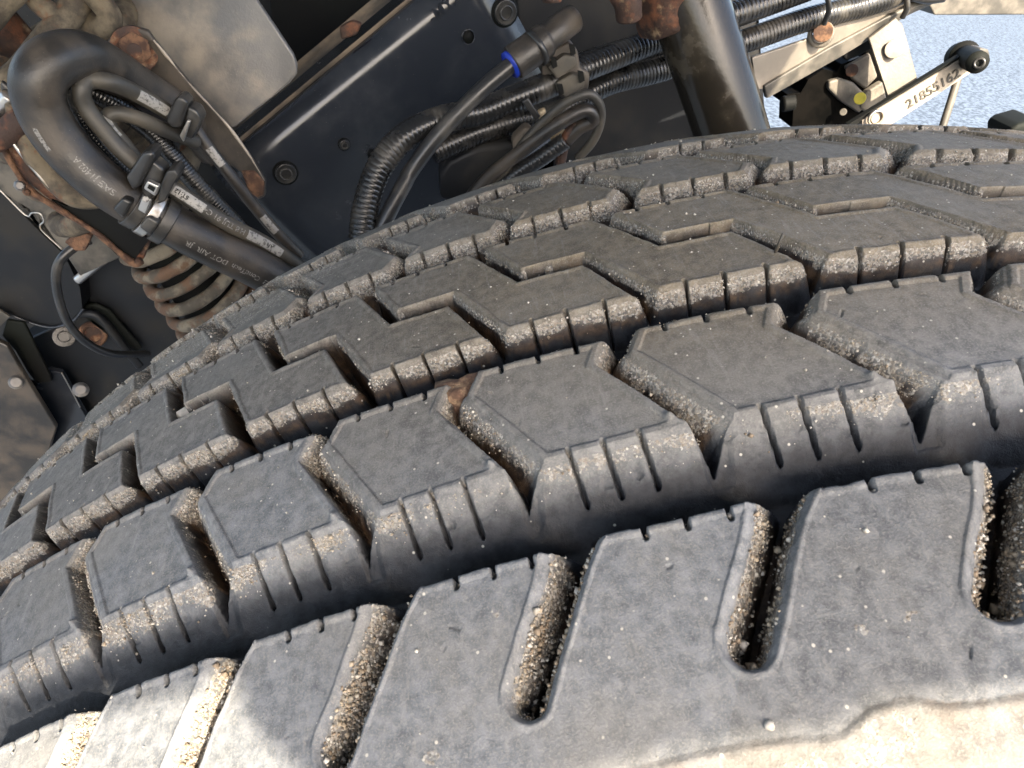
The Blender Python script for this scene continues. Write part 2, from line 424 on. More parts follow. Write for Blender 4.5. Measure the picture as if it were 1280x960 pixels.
# raised shoulder lug, outline taken from the photo
def unp(px, py):
    d = ray(px, py); o = CAM; t = .05
    for _ in range(4000):
        P = o+d*t; s = -P.y
        if math.hypot(P.x, P.z) < radius(s): break
        t += .0002
    th = math.atan2(P.x, P.z)+PHI
    return float(np.interp(th, wt, ut))*R0, s
LUG = [unp(*p) for p in ((700, 990), (830, 947), (930, 926), (1050, 915), (1085, 882), (1140, 868), (1185, 878), (1230, 872), (1300, 860))]
lx = np.array([p[0] for p in LUG]); ly = np.array([p[1] for p in LUG])
LUGX = lx; LUGS = ly
edge = np.interp(X, lx, ly, left=.132, right=ly[-1])
edge = np.where(X < lx[0], .1325, edge)
H += .0003*sstep(-.0006, .0020, S-edge-(vnoise(X, S, 300, 9)-.5)*.0009-(vnoise(X, S, 900, 19)-.5)*.0005) + .0003*np.exp(-((S-edge-.0012)/.0008)**2)*(S > .1)
# gentle irregularity everywhere
H += (vnoise(X, S, 60, 3)-.5)*.00035

# masks -----------------------------------------------------------------
gs, gt = np.gradient(H, s_ax, X_ax); slope = np.hypot(gs, gt)
wallm = sstep(.35, 1.1, slope)
depth = np.clip(-H/DEP, 0, 1)
nz = vnoise(X, S, 110, 5)*.6+vnoise(X, S, 420, 6)*.4
face_near = sstep(.2, 1.5, -gs)                    # walls that look at the outside
upper = np.clip(1-depth*1.25, 0, 1)
patchy = .55+.9*vnoise(X, S, 70, 21)*vnoise(X, S, 190, 22)*1.6
edgeband = sstep(.065, .10, depth)*np.clip(1.25-depth*1.9, 0, 1)*patchy
sand = edgeband*(.55+.8*nz)*(.75+.4*face_near)
inA = (np.abs(S) > .087)
sand = np.where(inA, sstep(.09, .17, depth)*(.5+.5*nz)*np.clip(1.25-depth, 0, 1), sand)
skirt = (S > .0668) & (S < .081)
sand = np.where(skirt, sstep(.05, .09, depth)*np.clip(1.15-depth*2.5, 0, 1)*(.30+.75*nz)*patchy*(1.05-.25*sstep(.0, .1, X)), sand)
inner = np.abs(S) < .0205
sand *= np.where(inner, 1-.9*sstep(.12, .32, depth), np.where(np.abs(S) < .03, 1-.6*sstep(.2, .45, depth), 1))
sand *= 1+.35*sstep(.02, -.16, X)
circ = ((S > .0675) & (S < .0865)) | ((S > .0235) & (S < .0365)) & (depth > .5)
soil = np.where((S > edge) & (S > .1), .08+.8*vnoise(X, S*3, 130, 31)*nz, 0)+sstep(.18, .45, depth)*(~circ)*(.6+.6*nz)+sstep(.8, .97, depth)*circ*.12
top = (1-sstep(.06, .42-.14*face_near, depth))*.98+.02  # dust fades with depth; the near-black below is painted groove shade
top = np.where(skirt, 1-sstep(.08, .55, depth), top)
top = np.where(inner, 1-sstep(.05, .24, depth), top)  # inner seam walls darken sooner, shade painted into the slit
rb = np.random.default_rng(5).random(len(names)+1)[ID]; top = top*(1-.16*rb)
warm = np.clip(sstep(.0, .002, S-edge)*(S > .1)*.35+sstep(.0, -.10, X)*sstep(-.035, -.06, S)*.5+sstep(.07, .0, S)*.42+sstep(-.06, .09, X)*.70*sstep(.085, .035, S)+(rb[...]-.5)*.22, 0, 1)
film = sstep(.06, -.10, X)*sstep(-.030, -.055, S)*.8*(.4+nz)
lugm = sstep(.0, .002, S-edge)*(S > .1)*.45*(.3+nz)
lit = sstep(.095, .11, S)*sstep(-.02, -.06, X)*.62*(.5+nz)  # sunlight painted as extra pale tone on the sunlit shoulder patch
sc_ = np.zeros_like(H)
for q_, r_ in (((1078, 785), .0016), ((1140, 770), .0018), ((1010, 792), .0012), ((540, 946), .0018), ((622, 768), .0010), ((905, 455), .0010), ((612, 490), .0012)):
    a_ = unp(*q_); sc_ = np.maximum(sc_, np.exp(-(((X-a_[0])/r_)**2+((S-a_[1])/(r_*.7))**2)))
sc_ = sc_*sstep(.35, .6, vnoise(X, S, 1300, 41))*.95
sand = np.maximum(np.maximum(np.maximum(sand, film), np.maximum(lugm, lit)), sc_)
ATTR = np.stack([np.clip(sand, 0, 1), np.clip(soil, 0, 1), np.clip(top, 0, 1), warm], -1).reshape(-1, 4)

TH = np.broadcast_to(th_ax[None, :]-PHI, H.shape)
RAD = radius(S)+H
# bulge of the shoulder corner
VX = RAD*np.sin(TH); VZ = RAD*np.cos(TH); VY = -S
VV = np.stack([VX, VY, VZ], -1)
du = np.gradient(VV, axis=1); dv = np.gradient(VV, axis=0); NN = np.cross(du, dv); NN /= np.linalg.norm(NN, axis=-1, keepdims=True)
if NN[NS//2, NT//2, 2] < 0: NN = -NN
VF = VV.reshape(-1, 3); NF = NN.reshape(-1, 3)
idx = np.arange(NS*NT).reshape(NS, NT)
FQ = np.stack([idx[:-1, :-1], idx[:-1, 1:], idx[1:, 1:], idx[1:, :-1]], -1).reshape(-1, 4)
i4 = ID.reshape(-1)[FQ]; hq = H.reshape(-1)[FQ].max(1)
fid = i4.max(1)
fid = np.where(hq > -DEP+.0004, fid, -1)
tyre = empty('truck_tire', (0, 0, 0), 'black truck tire with chunky sandy tread blocks filling the foreground', 'tire')
def grid_obj(name, faces, parent, mat_):
    uq, inv = np.unique(faces, return_inverse=True)
    me = bpy.data.meshes.new(name); v = VF[uq]; f = inv.reshape(-1, 4)
    me.vertices.add(len(v)); me.vertices.foreach_set('co', v.astype(np.float32).ravel())
    me.loops.add(f.size); me.loops.foreach_set('vertex_index', f.astype(np.int32).ravel())
    me.polygons.add(len(f)); me.polygons.foreach_set('loop_start', np.arange(0, f.size, 4, dtype=np.int32))
    me.polygons.foreach_set('use_smooth', np.ones(len(f), bool))
    me.update(calc_edges=True)
    a = me.color_attributes.new('dirt', 'FLOAT_COLOR', 'POINT'); a.data.foreach_set('color', ATTR[uq].astype(np.float32).ravel())
    me.normals_split_custom_set_from_vertices(NF[uq].tolist())
    return link(name, me, mat_, parent)
order = np.argsort(fid, kind='stable'); fs = fid[order]; bounds = np.searchsorted(fs, np.arange(-1, len(names)+1))
for k in range(-1, len(names)):
    a, b_ = bounds[k+1], bounds[k+2]
    if b_-a < 60 and k >= 0: continue
    q = FQ[order[a:b_]]
    grid_obj('tread_base' if k < 0 else names[k], q[:, ::-1], tyre, M['rubber'])

# coarse remainder of the tread and the two sidewalls
def lathe(prof, a0, a1, n):
    bm = bmesh.new(); rows = []
    for i in range(n+1):
        a = a0+(a1-a0)*i/n
        rows.append([bm.verts.new((r*math.sin(a), y, r*math.cos(a))) for y, r in prof])
    for i in range(n):
        for j in range(len(prof)-1):
            bm.faces.new((rows[i][j], rows[i+1][j], rows[i+1][j+1], rows[i][j+1]))
    return bm
def plain_attr(o, val):
    a = o.data.color_attributes.new('dirt', 'FLOAT_COLOR', 'POINT')
    a.data.foreach_set('color', np.tile(np.array(val, np.float32), len(o.data.vertices)))
def tread_prof():
    out = []
    for s in np.linspace(-.134, .134, 90):
        a = abs(s); gr = (.075 < a < .085) or (.025 < a < .036)
        out.append((-s, float(radius(s))-(DEP if gr else 0)))
    return out
o = from_bm('tread_band', lathe(tread_prof(), .70-PHI, 2*math.pi-.64-PHI, 150), M['rubber'], tyre); plain_attr(o, (.1, .1, .9, .3))
rs = float(radius(.134))
for sg in (-1, 1):
    prof = [(sg*.134, rs+(.0013 if sg < 0 else 0)), (sg*.1385, rs-.006), (sg*.143, rs-.018), (sg*.148, rs-.05), (sg*.150, rs-.09), (sg*.143, rs-.13), (sg*.125, rs-.165), (sg*.112, rs-.185)]
    o = from_bm('sidewall', lathe(prof, 0, 2*math.pi, 240), M['rubber'], tyre); plain_attr(o, (.2, .0, .9, .5))
rim = from_bm('wheel_rim', lathe([(-.112, rs-.185), (-.105, rs-.195), (-.08, rs-.2), (-.03, rs-.2), (-.02, .1), (-.02, 0.001)], 0, 2*math.pi, 96), M['steel'], tyre)
o = from_bm('rim_barrel', lathe([(.112, rs-.185), (.08, rs-.2), (-.08, rs-.203)], 0, 2*math.pi, 96), M['steel'], tyre)

# ------------------------------------------------------------------ loose sand, mud and stones on the tread
def grains(name, wts, count, size, mats, label, cat, lift=.3):
    w_ = wts.reshape(-1).copy(); w_ /= w_.sum(); pick = rng.choice(len(w_), count, p=w_)
    P = VF[pick]; Nn = NF[pick]
    P = P+rng.normal(0, .00035, P.shape)*(1-np.abs(Nn)*.5)
    r = size*np.exp(rng.normal(0, .45, count)); P = P+Nn*(r*lift)[:, None]
    base = np.array([[1, 0, 0], [-1, 0, 0], [0, 1, 0], [0, -1, 0], [0, 0, 1], [0, 0, -1]], float)
    tri = np.array([[0, 2, 4], [2, 1, 4], [1, 3, 4], [3, 0, 4], [2, 0, 5], [1, 2, 5], [3, 1, 5], [0, 3, 5]])
    q = rng.normal(size=(count, 3, 3)); u_, _, vt = np.linalg.svd(q); Rm = u_@vt
    V = (base[None]*(.7+.6*rng.random((count, 6, 1))))@Rm*r[:, None, None]+P[:, None, :]
    Fc = (tri[None]+6*np.arange(count)[:, None, None]).reshape(-1, 3)
    me = bpy.data.meshes.new(name); me.vertices.add(count*6); me.vertices.foreach_set('co', V.astype(np.float32).ravel())
    me.loops.add(Fc.size); me.loops.foreach_set('vertex_index', Fc.astype(np.int32).ravel()); me.polygons.add(len(Fc))
    me.polygons.foreach_set('loop_start', np.arange(0, Fc.size, 3, dtype=np.int32)); me.update(calc_edges=True)
    o = link(name, me, mats[0])
    for m_ in mats[1:]: me.materials.append(m_)
    mi = np.repeat(rng.integers(0, len(mats), count), 8).astype(np.int32); me.polygons.foreach_set('material_index', mi)
    tag(o, label, cat, kind='stuff'); return o
cell = np.gradient(s_ax)[:, None]*np.gradient(th_ax)[None, :]
vis = (X > -.16) | (S < 0)
gw = np.clip(sand, 0, 1)**2*cell*(.03+vnoise(X, S, 260, 12)**4)*(depth > .05)
grains('sand_grains', gw, 85000, .00014, [M['sand_pale'], M['sand_pale'], M['sand_brown']], 'pale sand grains stuck along the edges and walls of the tread blocks', 'sand')
sw = (inA & (S > 0) & (depth > .12) & (depth < .72))*cell*nz**2
grains('slot_grit', sw, 16000, .00026, [M['sand_pale'], M['sand_brown'], M['sand_brown']], 'coarse tan grit lodged in the slots of the near shoulder blocks', 'grit')
gw = np.where(depth < .08, 1, .0)*cell*(vnoise(X, S, 40, 8) > .35)
grains('dust_specks', gw, 1300, .00018, [M['sand_pale']], 'tiny white specks scattered over the flat faces of the tread blocks', 'dust')

def tread_at(px, py, h=0):
    xr, s = unp(px, py); th = float(np.interp(xr/R0, ut, wt))-PHI; r = float(radius(s))+h
    return Vector((r*math.sin(th), -s, r*math.cos(th)))
def blob(name, c, r, m_, label, cat, seed, sub=3, flat=.7):
    bm = bmesh.new(); bmesh.ops.create_icosphere(bm, subdivisions=sub, radius=1)
    rr = random.Random(seed); from mathutils import noise as mn
    for v in bm.verts:
        k = 1+.35*mn.noise(v.co*1.6+Vector((seed, 0, 0)))+.12*mn.noise(v.co*5)
        v.co = Vector((v.co.x*r[0]*k, v.co.y*r[1]*k, v.co.z*r[2]*k))
    o = from_bm(name, bm, m_); o.location = c; tag(o, label, cat); return o
blob('mud_clump', tread_at(578, 474, -.0075), (.0105, .0055, .0070), M['mud'], 'reddish brown clump of mud stuck in the groove behind a near row block', 'mud', 3)
blob('mud_clump', tread_at(222, 508, -.005), (.0035, .003, .003), M['sand_pale'], 'small pale mud flake at the corner of a groove on the left', 'mud', 7)
blob('mud_clump', tread_at(1268, 372, -.010), (.006, .006, .006), M['mud'], 'dark brown mud clod in the groove at the right edge', 'mud', 11)
for i, (px, py) in enumerate(((962, 907),)):
    blob('pebble', tread_at(px, py, 0), (.0008, .0008, .0006), M['sand_pale'], 'single white pebble on the smooth shoulder near the sunlit step', 'pebble', 5+i, 2)
# moulding whisker
bm = bmesh.new(); bmesh.ops.create_cone(bm, cap_ends=True, segments=8, radius1=.0005, radius2=.0003, depth=.007)
o = from_bm('rubber_whisker', bm, M['hose_dusty'], tyre); o.location = tread_at(972, 316, .002); o.rotation_euler = (.15, -.05, 0)

# ------------------------------------------------------------------ mudguard above (outside the picture, edge cut to shade the tyre, pale for bounce light)
ZF = .86
def shade_pt(px, py):
    xr, s = unp(px, py); th = float(np.interp(xr/R0, ut, wt))-PHI; r = float(radius(s))
    P = Vector((r*math.sin(th), -s, r*math.cos(th))); return P+SUN*((ZF-P.z)/SUN.z)
FE = [shade_pt(*p) for p in ((0, 926), (130, 893), (292, 850), (312, 910), (400, 1000), (700, 990), (830, 950), (930, 930), (1060, 915), (1100, 884), (1279, 864))]
a, b_ = FE[0], FE[-1]
poly = [Vector((-1.5, a.y-.03, ZF)), Vector((a.x-.3, a.y-.02, ZF))]+FE+[Vector((.22, b_.y, ZF)), Vector((.22, 1.0, ZF)), Vector((-1.5, 1.0, ZF))]
bm = bmesh.new(); lo_ = [bm.verts.new(p) for p in poly]; hi_ = [bm.verts.new(p+Vector((0, 0, .006))) for p in poly]
bm.faces.new(lo_); bm.faces.new(hi_)
for i in range(len(lo_)): bm.faces.new((lo_[i], lo_[(i+1) % len(lo_)], hi_[(i+1) % len(lo_)], hi_[i]))
fo = from_bm('mudguard', bm, M['fender'], smooth=False); tag(fo, 'light grey steel mudguard plate spanning above the tire and chassis', 'mudguard')

# ------------------------------------------------------------------ shape helpers for the chassis
def slab(name, pts, Y, thick, m_, parent=None, bevel=.0015, seg=2, back=Vector((0, 1, 0))):
    """outline seen at the given spots; every point may carry its own Y; real thickness runs backwards"""
    bm = bmesh.new(); P = [at(p[0], p[1], p[2] if len(p) > 2 else Y) for p in pts]
    f_ = [bm.verts.new(p) for p in P]; k_ = [bm.verts.new(p+back*thick) for p in P]
    bm.faces.new(f_); bm.faces.new(k_)
    n = len(P)
    for i in range(n): bm.faces.new((f_[i], k_[i], k_[(i+1) % n], f_[(i+1) % n]))
    bmesh.ops.triangulate(bm, faces=[f for f in bm.faces if len(f.verts) > 4])
    return from_bm(name, bm, m_, parent, smooth=bool(bevel), bevel=bevel, seg=seg)
def catmull(P, step=.0012):
    P = [2*P[0]-P[1]]+P+[2*P[-1]-P[-2]]; out = []
    for i in range(1, len(P)-2):
        a, b, c, d = P[i-1], P[i], P[i+1], P[i+2]; n = max(2, int((c-b).length/step))
        for k in range(n):
            t = k/n; out.append(.5*((2*b)+(-a+c)*t+(2*a-5*b+4*c-d)*t*t+(-a+3*b-3*c+d)*t**3))
    out.append(P[-2]); return out
def frames(P):
    T = [(P[min(i+1, len(P)-1)]-P[max(i-1, 0)]).normalized() for i in range(len(P))]
    n = T[0].cross(Vector((0, 1, 0)));  n.normalize(); F = []
    for t in T:
        n = (n-t*n.dot(t)).normalized(); F.append((t, n, t.cross(n)))
    return F
def tube(name, P, r, m_, parent=None, ribs=None, amp=.12, nseg=20, step=.0012, rnoise=0, cap=True, flat=1):
    """P: list of world points"""
    if ribs: step = ribs/6
    Q = catmull(P, step); F = frames(Q); bm = bmesh.new(); rings = []; L = 0
    from mathutils import noise as mn
    for i, q in enumerate(Q):
        if i: L += (q-Q[i-1]).length
        rr = r(i/len(Q)) if callable(r) else r
        if ribs:
            ph = (L/ribs) % 1; rr *= (1-amp*(1-min(1, max(0, 1.6*math.sin(math.pi*ph)**.6))))
        t, a, b = F[i]; ring = []
        for k in range(nseg):
            an = 2*math.pi*k/nseg; d = a*math.cos(an)+b*math.sin(an)*flat
            rk = rr*(1+(rnoise*mn.noise((q+d*rr)*60) if rnoise else 0)); ring.append(bm.verts.new(q+d*rk))
        rings.append(ring)
    for i in range(len(rings)-1):
        for k in range(nseg):
            bm.faces.new((rings[i][k], rings[i][(k+1) % nseg], rings[i+1][(k+1) % nseg], rings[i+1][k]))
    if cap: bm.faces.new(rings[0]); bm.faces.new(rings[-1])
    return from_bm(name, bm, m_, parent), Q, F
def T_(name, pts, r, m_, parent=None, Y=None, **kw):
    return tube(name, [at(p[0], p[1], p[2] if len(p) > 2 else Y) for p in pts], r, m_, parent, **kw)
def disc(name, px, py, Y, r, h, m_, parent=None, n=24, axis=None, bevel=.0006, hole=0, r2=None):
    c = at(px, py, Y); ax = (axis or (CAM-c)).normalized(); bm = bmesh.new()
    if hole:
        q = ax.orthogonal().normalized(); w_ = ax.cross(q); V = []
        for k in range(n):
            a = 2*math.pi*k/n; d = q*math.cos(a)+w_*math.sin(a)
            V.append([bm.verts.new(c+d*r), bm.verts.new(c+d*r*.96+ax*h), bm.verts.new(c+d*hole*1.05+ax*h), bm.verts.new(c+d*hole)])
        for k in range(n):
            a, b = V[k], V[(k+1) % n]
            for j in range(4): bm.faces.new((a[j], b[j], b[(j+1) % 4], a[(j+1) % 4]))
        return from_bm(name, bm, m_, parent)
    bmesh.ops.create_cone(bm, cap_ends=True, segments=n, radius1=r, radius2=r2 if r2 is not None else r, depth=h)
    o = from_bm(name, bm, m_, None, bevel=bevel); o.rotation_mode = 'QUATERNION'
    o.location = c+ax*(h/2-.0002); o.rotation_quaternion = ax.to_track_quat('Z', 'Y')
    if parent: o.parent = parent; o.matrix_parent_inverse = Matrix.Translation(-parent.location)
    return o
def text_mesh(s, size):
    cu = bpy.data.curves.new('t', 'FONT'); cu.body = s; cu.size = size; cu.offset = size*.012
    o = bpy.data.objects.new('t', cu); COL.objects.link(o); dg = bpy.context.evaluated_depsgraph_get()
    me = bpy.data.meshes.new_from_object(o.evaluated_get(dg)); bpy.data.objects.remove(o); return me
def text_on_tube(name, s, size, Q, F, i0, r, side, m_, parent, flip=True, lift=.0002):
    """letters wrapped on a hose: run along its path from sample i0; side = direction from the axis to the middle of the line"""
    me = text_mesh(s, size); cum = [0]
    for i in range(1, len(Q)): cum.append(cum[-1]+(Q[i]-Q[i-1]).length)
    cum = np.array(cum)
    for v in me.vertices:
        L = cum[i0]+(-v.co.x if flip else v.co.x); i = int(np.clip(np.searchsorted(cum, L), 1, len(Q)-1)); f = (L-cum[i-1])/(cum[i]-cum[i-1]+1e-9)
        q = Q[i-1].lerp(Q[i], f); t, a, b = F[i]
        d0 = side-t*side.dot(t); d0.normalize(); e = t.cross(d0)
        an = (v.co.y-size*.35)/r*(-1 if not flip else 1)
        d = d0*math.cos(an)+e*math.sin(an); v.co = q+d*(r+lift)
    bm = bmesh.new(); bm.from_mesh(me)
    return from_bm(name, bm, m_, parent, smooth=False)
def patch_on_tube(name, Q, F, f0, f1, r, side, half, m_, parent, lift=.00025):
    bm = bmesh.new(); i0, i1 = int(f0*len(Q)), int(f1*len(Q)); rows = []
    for i in range(i0, i1+1):
        t, a, b = F[i]; d0 = (side-t*side.dot(t)).normalized(); e = t.cross(d0); row = []
        for k in range(7):
            an = half*(k/3-1); row.append(bm.verts.new(Q[i]+(d0*math.cos(an)+e*math.sin(an))*(r+lift)))
        rows.append(row)
    for i in range(len(rows)-1):
        for k in range(6): bm.faces.new((rows[i][k], rows[i][k+1], rows[i+1][k+1], rows[i+1][k]))
    return from_bm(name, bm, m_, parent)
def toward(p): return (CAM-p).normalized()

# ------------------------------------------------------------------ black backdrop sheets painting the dark depth of the chassis
c0 = at(250, 300, .62)
ch = empty('chassis_wall', c0, 'large matt black chassis panel behind the hoses and the coil spring', 'chassis')
slab('panel', [(-400, -500), (905, -500), (948, -10), (935, 60), (962, 230), (700, 420), (-100, 900), (-400, 900)], .64, .02, M['black_paint'], ch)
slab('dark_recess', [(330, -150), (560, -150), (470, 20), (380, 100), (340, 60)], .60, .015, M['void'], ch)  # black sheet painted in for the unlit void
slab('cover_plate', [(640, -40), (830, -40), (960, 220), (690, 300), (700, 120), (650, 60)], .56, .01, M['black_paint'], ch, bevel=.003)  # near-black sheet for the dark gap behind the conduits

# ------------------------------------------------------------------ dark blue frame member
A_, B_ = at(266, 218, .37), at(604, -62, .43)
e_ = (B_-A_).normalized(); vd = ((A_+B_)/2-CAM).normalized()
dn = (Vector((0, 0, -1))-e_*Vector((0, 0, -1)).dot(e_)).normalized()
if dn.z > 0: dn = -dn
nf = dn.cross(e_).normalized()
if nf.dot(vd) > 0: nf = -nf            # face normal, towards the camera
fr = empty('frame_member', A_, 'glossy dark blue frame member running diagonally behind the hoses', 'frame')
def sweep(name, prof, A, B, m_, parent, n=10):
    bm = bmesh.new(); rows = []
    for i in range(n+1):
        o_ = A.lerp(B, i/n); rows.append([bm.verts.new(o_+dn*p[0]+nf*p[1]) for p in prof])
    for i in range(n):
        for j in range(len(prof)-1): bm.faces.new((rows[i][j], rows[i][j+1], rows[i+1][j+1], rows[i+1][j]))
    bm.faces.new(rows[0]); bm.faces.new(rows[-1]); return from_bm(name, bm, m_, parent)
R_ = .017; arc = [(R_-R_*math.cos(a), R_*math.sin(a)-R_) for a in np.linspace(0, math.pi/2, 12)]
prof = [(0, -.05), (0, -.03)]+arc+[(.15, 0), (.162, -.004), (.167, -.015), (.167, -.06), (.02, -.06)]
sweep('web', prof, A_, B_, M['blue_paint'], fr)
sweep('flange', [(-.003, -.017), (.001, -.017), (.001, -.075), (-.003, -.075)], A_, B_, M['brown_dirt'], fr)
slab('flange_lug', [(424, 34), (440, 26), (452, 30), (446, 44), (426, 50)], .415, .008, M['rust_dark'], fr)
fax = nf
def plug(px, py, Y, r, n_in=True, parent=fr, hole=False):
    # find the depth of the web face at that spot
    d = ray(px, py); t = (A_-CAM).dot(nf)/d.dot(nf); c = CAM+d*t; Y = c.y
    if hole:
        disc('hole', px, py, Y, r, .0004, M['void'], parent, axis=fax, bevel=0); disc('hole_rim', px, py, Y, r*1.2, .0012, M['blue_paint'], parent, axis=fax, hole=r); return
    disc('plug_seat', px, py, Y, r*1.22, .0006, M['void'], parent, axis=fax, bevel=0)
    disc('plug', px, py, Y, r, .003, M['plastic'], parent, axis=fax, bevel=.001)
    p2 = disc('plug_ring', px, py, Y, r*.62, .0045, M['plastic'], parent, axis=fax, hole=r*.45)
    return c
plug(357, 216, 0, .0082); plug(430, 180, 0, .0042); plug(631, 15, 0, .0092); plug(585, 46, 0, .0048, hole=True); plug(465, 192, 0, .004, hole=True)
def stamped(name, s, size, px, py, m_, parent, xdir, ydir, nrm, depthv, ext=.0004, plane_pt=None):
    me = text_mesh(s, size); d = ray(px, py); t = (plane_pt-CAM).dot(nrm)/d.dot(nrm); o_ = CAM+d*t
    bm = bmesh.new(); bm.from_mesh(me)
    r_ = bmesh.ops.extrude_face_region(bm, geom=bm.faces[:]); 
    for v in r_['geom']:
        if isinstance(v, bmesh.types.BMVert): v.co.z += ext
    for v in bm.verts: v.co = o_+xdir*v.co.x+ydir*v.co.y+nrm*(v.co.z+depthv)
    o = from_bm(name, bm, m_, parent, smooth=False)
    return o
stamped('stamping', '-MYZ', .0125, 541, 30, M['blue_paint'], fr, e_, -dn, nf, .0001, .0009, A_)

# ------------------------------------------------------------------ tan plate at the top
pl = empty('mounting_plate', at(280, 80, .36), 'large tan dusty steel plate with a rounded corner at the top left', 'plate')
slab('plate', [(130, -60, .40), (300, -60, .37), (322, 2, .36), (345, 36, .358), (366, 68, .355), (371, 82, .355), (370, 94, .355), (362, 104, .355), (345, 118, .355), (292, 160, .35), (284, 158, .35), (225, 100, .36), (140, 60, .38), (110, 10, .40)], .36, .006, M['tan_plate'], pl, bevel=.0022, seg=3)

# ------------------------------------------------------------------ triangular bracket with rusty bolt
br = empty('hose_bracket', at(250, 150, .33), 'dark triangular bracket with a rusty bolt and chipped edges beside the tan plate', 'bracket')
slab('bracket_plate', [(132, 52), (148, 36), (160, 32), (184, 38), (192, 50), (240, 108), (287, 160), (310, 192), (332, 226), (331, 246), (322, 250), (300, 215), (215, 160), (150, 90)], .325, .005, M['hose'], br, bevel=.0012)
T_('chipped_edge', [(192, 50, .323), (215, 78, .323), (240, 108, .323), (262, 132, .323), (287, 160, .323), (310, 192, .323), (331, 226, .323)], .0007, M['arm'], br, rnoise=2.6)
disc('washer', 168, 62, .323, .0135, .002, M['rust_dark'], br)
disc('bolt', 169, 61, .320, .0095, .006, M['rust'], br, n=6)
disc('bolt_cap', 168, 63, .3165, .0062, .003, M['rust_dark'], br, r2=.004)
slab('rust_patch', [(300, 214), (318, 214), (330, 228), (329, 244), (321, 248), (310, 240), (312, 226)], .322, .003, M['rust'], br)

# ------------------------------------------------------------------ big air hose
hz = empty('air_hose', at(200, 265, .25), 'thick black air hose looped back on itself, printed SAE J1402 A', 'hose')
path = [(268, 186, .345), (236, 150, .33), (187, 119, .31), (143, 90, .287), (104, 71, .264), (70, 75, .248), (49, 98, .24), (50, 128, .24), (68, 165, .24), (100, 203, .24), (140, 237, .24), (190, 267, .245), (250, 300, .25), (320, 335, .26), (400, 380, .27), (450, 415, .28)]
rh = .0131
ho, Qh, Fh = T_('hose', path, rh, M['hose'], hz, nseg=36, rnoise=.02)
def nearest(Q, px, py):
    best = None
    for i, q in enumerate(Q):
        l = MR.transposed() @ (q-CAM); x = 640-FPX*l.x/l.z; y = 480+FPX*l.y/l.z; d = (x-px)**2+(y-py)**2
        if best is None or d < best[0]: best = (d, i)
    return best[1]
def side_at(i, px, py):
    q = Qh[i]; d = ray(px, py).normalized(); t = (q-CAM).dot(d); p = CAM+d*t
    off = p-q; h = math.sqrt(max(0, rh**2-off.length_squared)); s_ = off-d*h; return s_.normalized()
i0 = nearest(Qh, 150, 228); text_on_tube('lettering', 'SAE J1402 A', .0050, Qh, Fh, i0, rh, side_at(nearest(Qh, 125, 200), 112, 217), M['print'], hz)
i0 = nearest(Qh, 345, 338); text_on_tube('lettering', 'S/L3  ContiTech  DOT AIR  JR', .0048, Qh, Fh, i0, rh, side_at(nearest(Qh, 265, 305), 258, 316), M['print'], hz)
a_, b2 = nearest(Qh, 47, 110)/len(Qh), nearest(Qh, 75, 180)/len(Qh)
patch_on_tube('print_bar', Qh, Fh, a_+.045, b2, rh, side_at(nearest(Qh, 55, 150), 42, 158), .09, M['print'], hz)

# ------------------------------------------------------------------ slim hoses and conduits inside the loop
def printed(path, r, m_, label, marks, group, txt=None):
    e = empty('brake_hose', at(path[0][0], path[0][1], path[0][2]), label, 'hose', group)
    o, Q, F = T_('hose', path, r, m_, e, nseg=22, rnoise=.02)
    for (px, py, ln) in marks:
        i = nearest(Q, px, py); f = i/len(Q); k = ln/len(Q)
        patch_on_tube('white_label', Q, F, f-k, f+k, r, toward(Q[i]), .62, M['white'], e)
    for (px, py, s, sz) in (txt or ()):
        i = nearest(Q, px, py); text_on_tube('lettering', s, sz, Q, F, i, r, toward(Q[i]), M['void'] if sz < .004 else M['print'], e, lift=.0005)
    return e
printed([(240, 160, .30), (215, 143, .29), (180, 122, .275), (142, 104, .26), (113, 100, .255), (102, 112, .25), (108, 135, .25), (132, 166, .25), (160, 196, .25), (195, 222, .25), (232, 246, .25), (285, 280, .255), (335, 306, .27), (385, 340, .28)],
        .0049, M['hose_dusty'], 'slim dusty hose with white labels, outer one of two inside the big loop', [(186, 128, 9), (227, 241, 12), (328, 301, 12)], 'slim printed hoses inside the big hose loop', [(300, 288, 'H.8 TUJ 91 C4', .0045), (236, 246, 'ST:12', .0034), (337, 305, 'A11', .0034)])
printed([(245, 178, .30), (214, 166, .285), (178, 150, .27), (150, 142, .265), (135, 146, .262), (138, 160, .262), (155, 180, .262), (175, 205, .265)],
        .0044, M['hose_dusty'], 'slim dusty hose with short bend, inner one of two inside the big loop', [(140, 158, 5)], 'slim printed hoses inside the big hose loop')
printed([(236, 150, .31), (262, 186, .31), (290, 222, .31), (318, 258, .312), (345, 290, .315), (375, 320, .32)],
        .0042, M['hose'], 'slim black hose with two white marks running down the bracket edge', [(268, 196, 6), (337, 276, 6)], 'slim printed hoses inside the big hose loop')
def conduit(path, r, label, ribs=.0021, m_=None):
    o, Q, F = T_('corrugated_conduit', path, r, m_ or M['conduit'], ribs=ribs, nseg=20)
    return tag(o, label, 'conduit', 'corrugated cable conduits on the chassis')
conduit([(98, 108, .275), (125, 120, .28), (150, 135, .285), (190, 165, .29), (215, 195, .29), (250, 235, .29), (292, 278, .295), (335, 318, .30), (380, 350, .31)], .0062, 'brown dusty corrugated conduit running down inside the big hose loop', .0020, M['conduit'])
conduit([(95, 92, .27), (84, 104, .27), (92, 130, .272), (112, 165, .275), (142, 200, .28), (175, 230, .29)], .0052, 'short black corrugated conduit hugging the inner bend of the big hose')
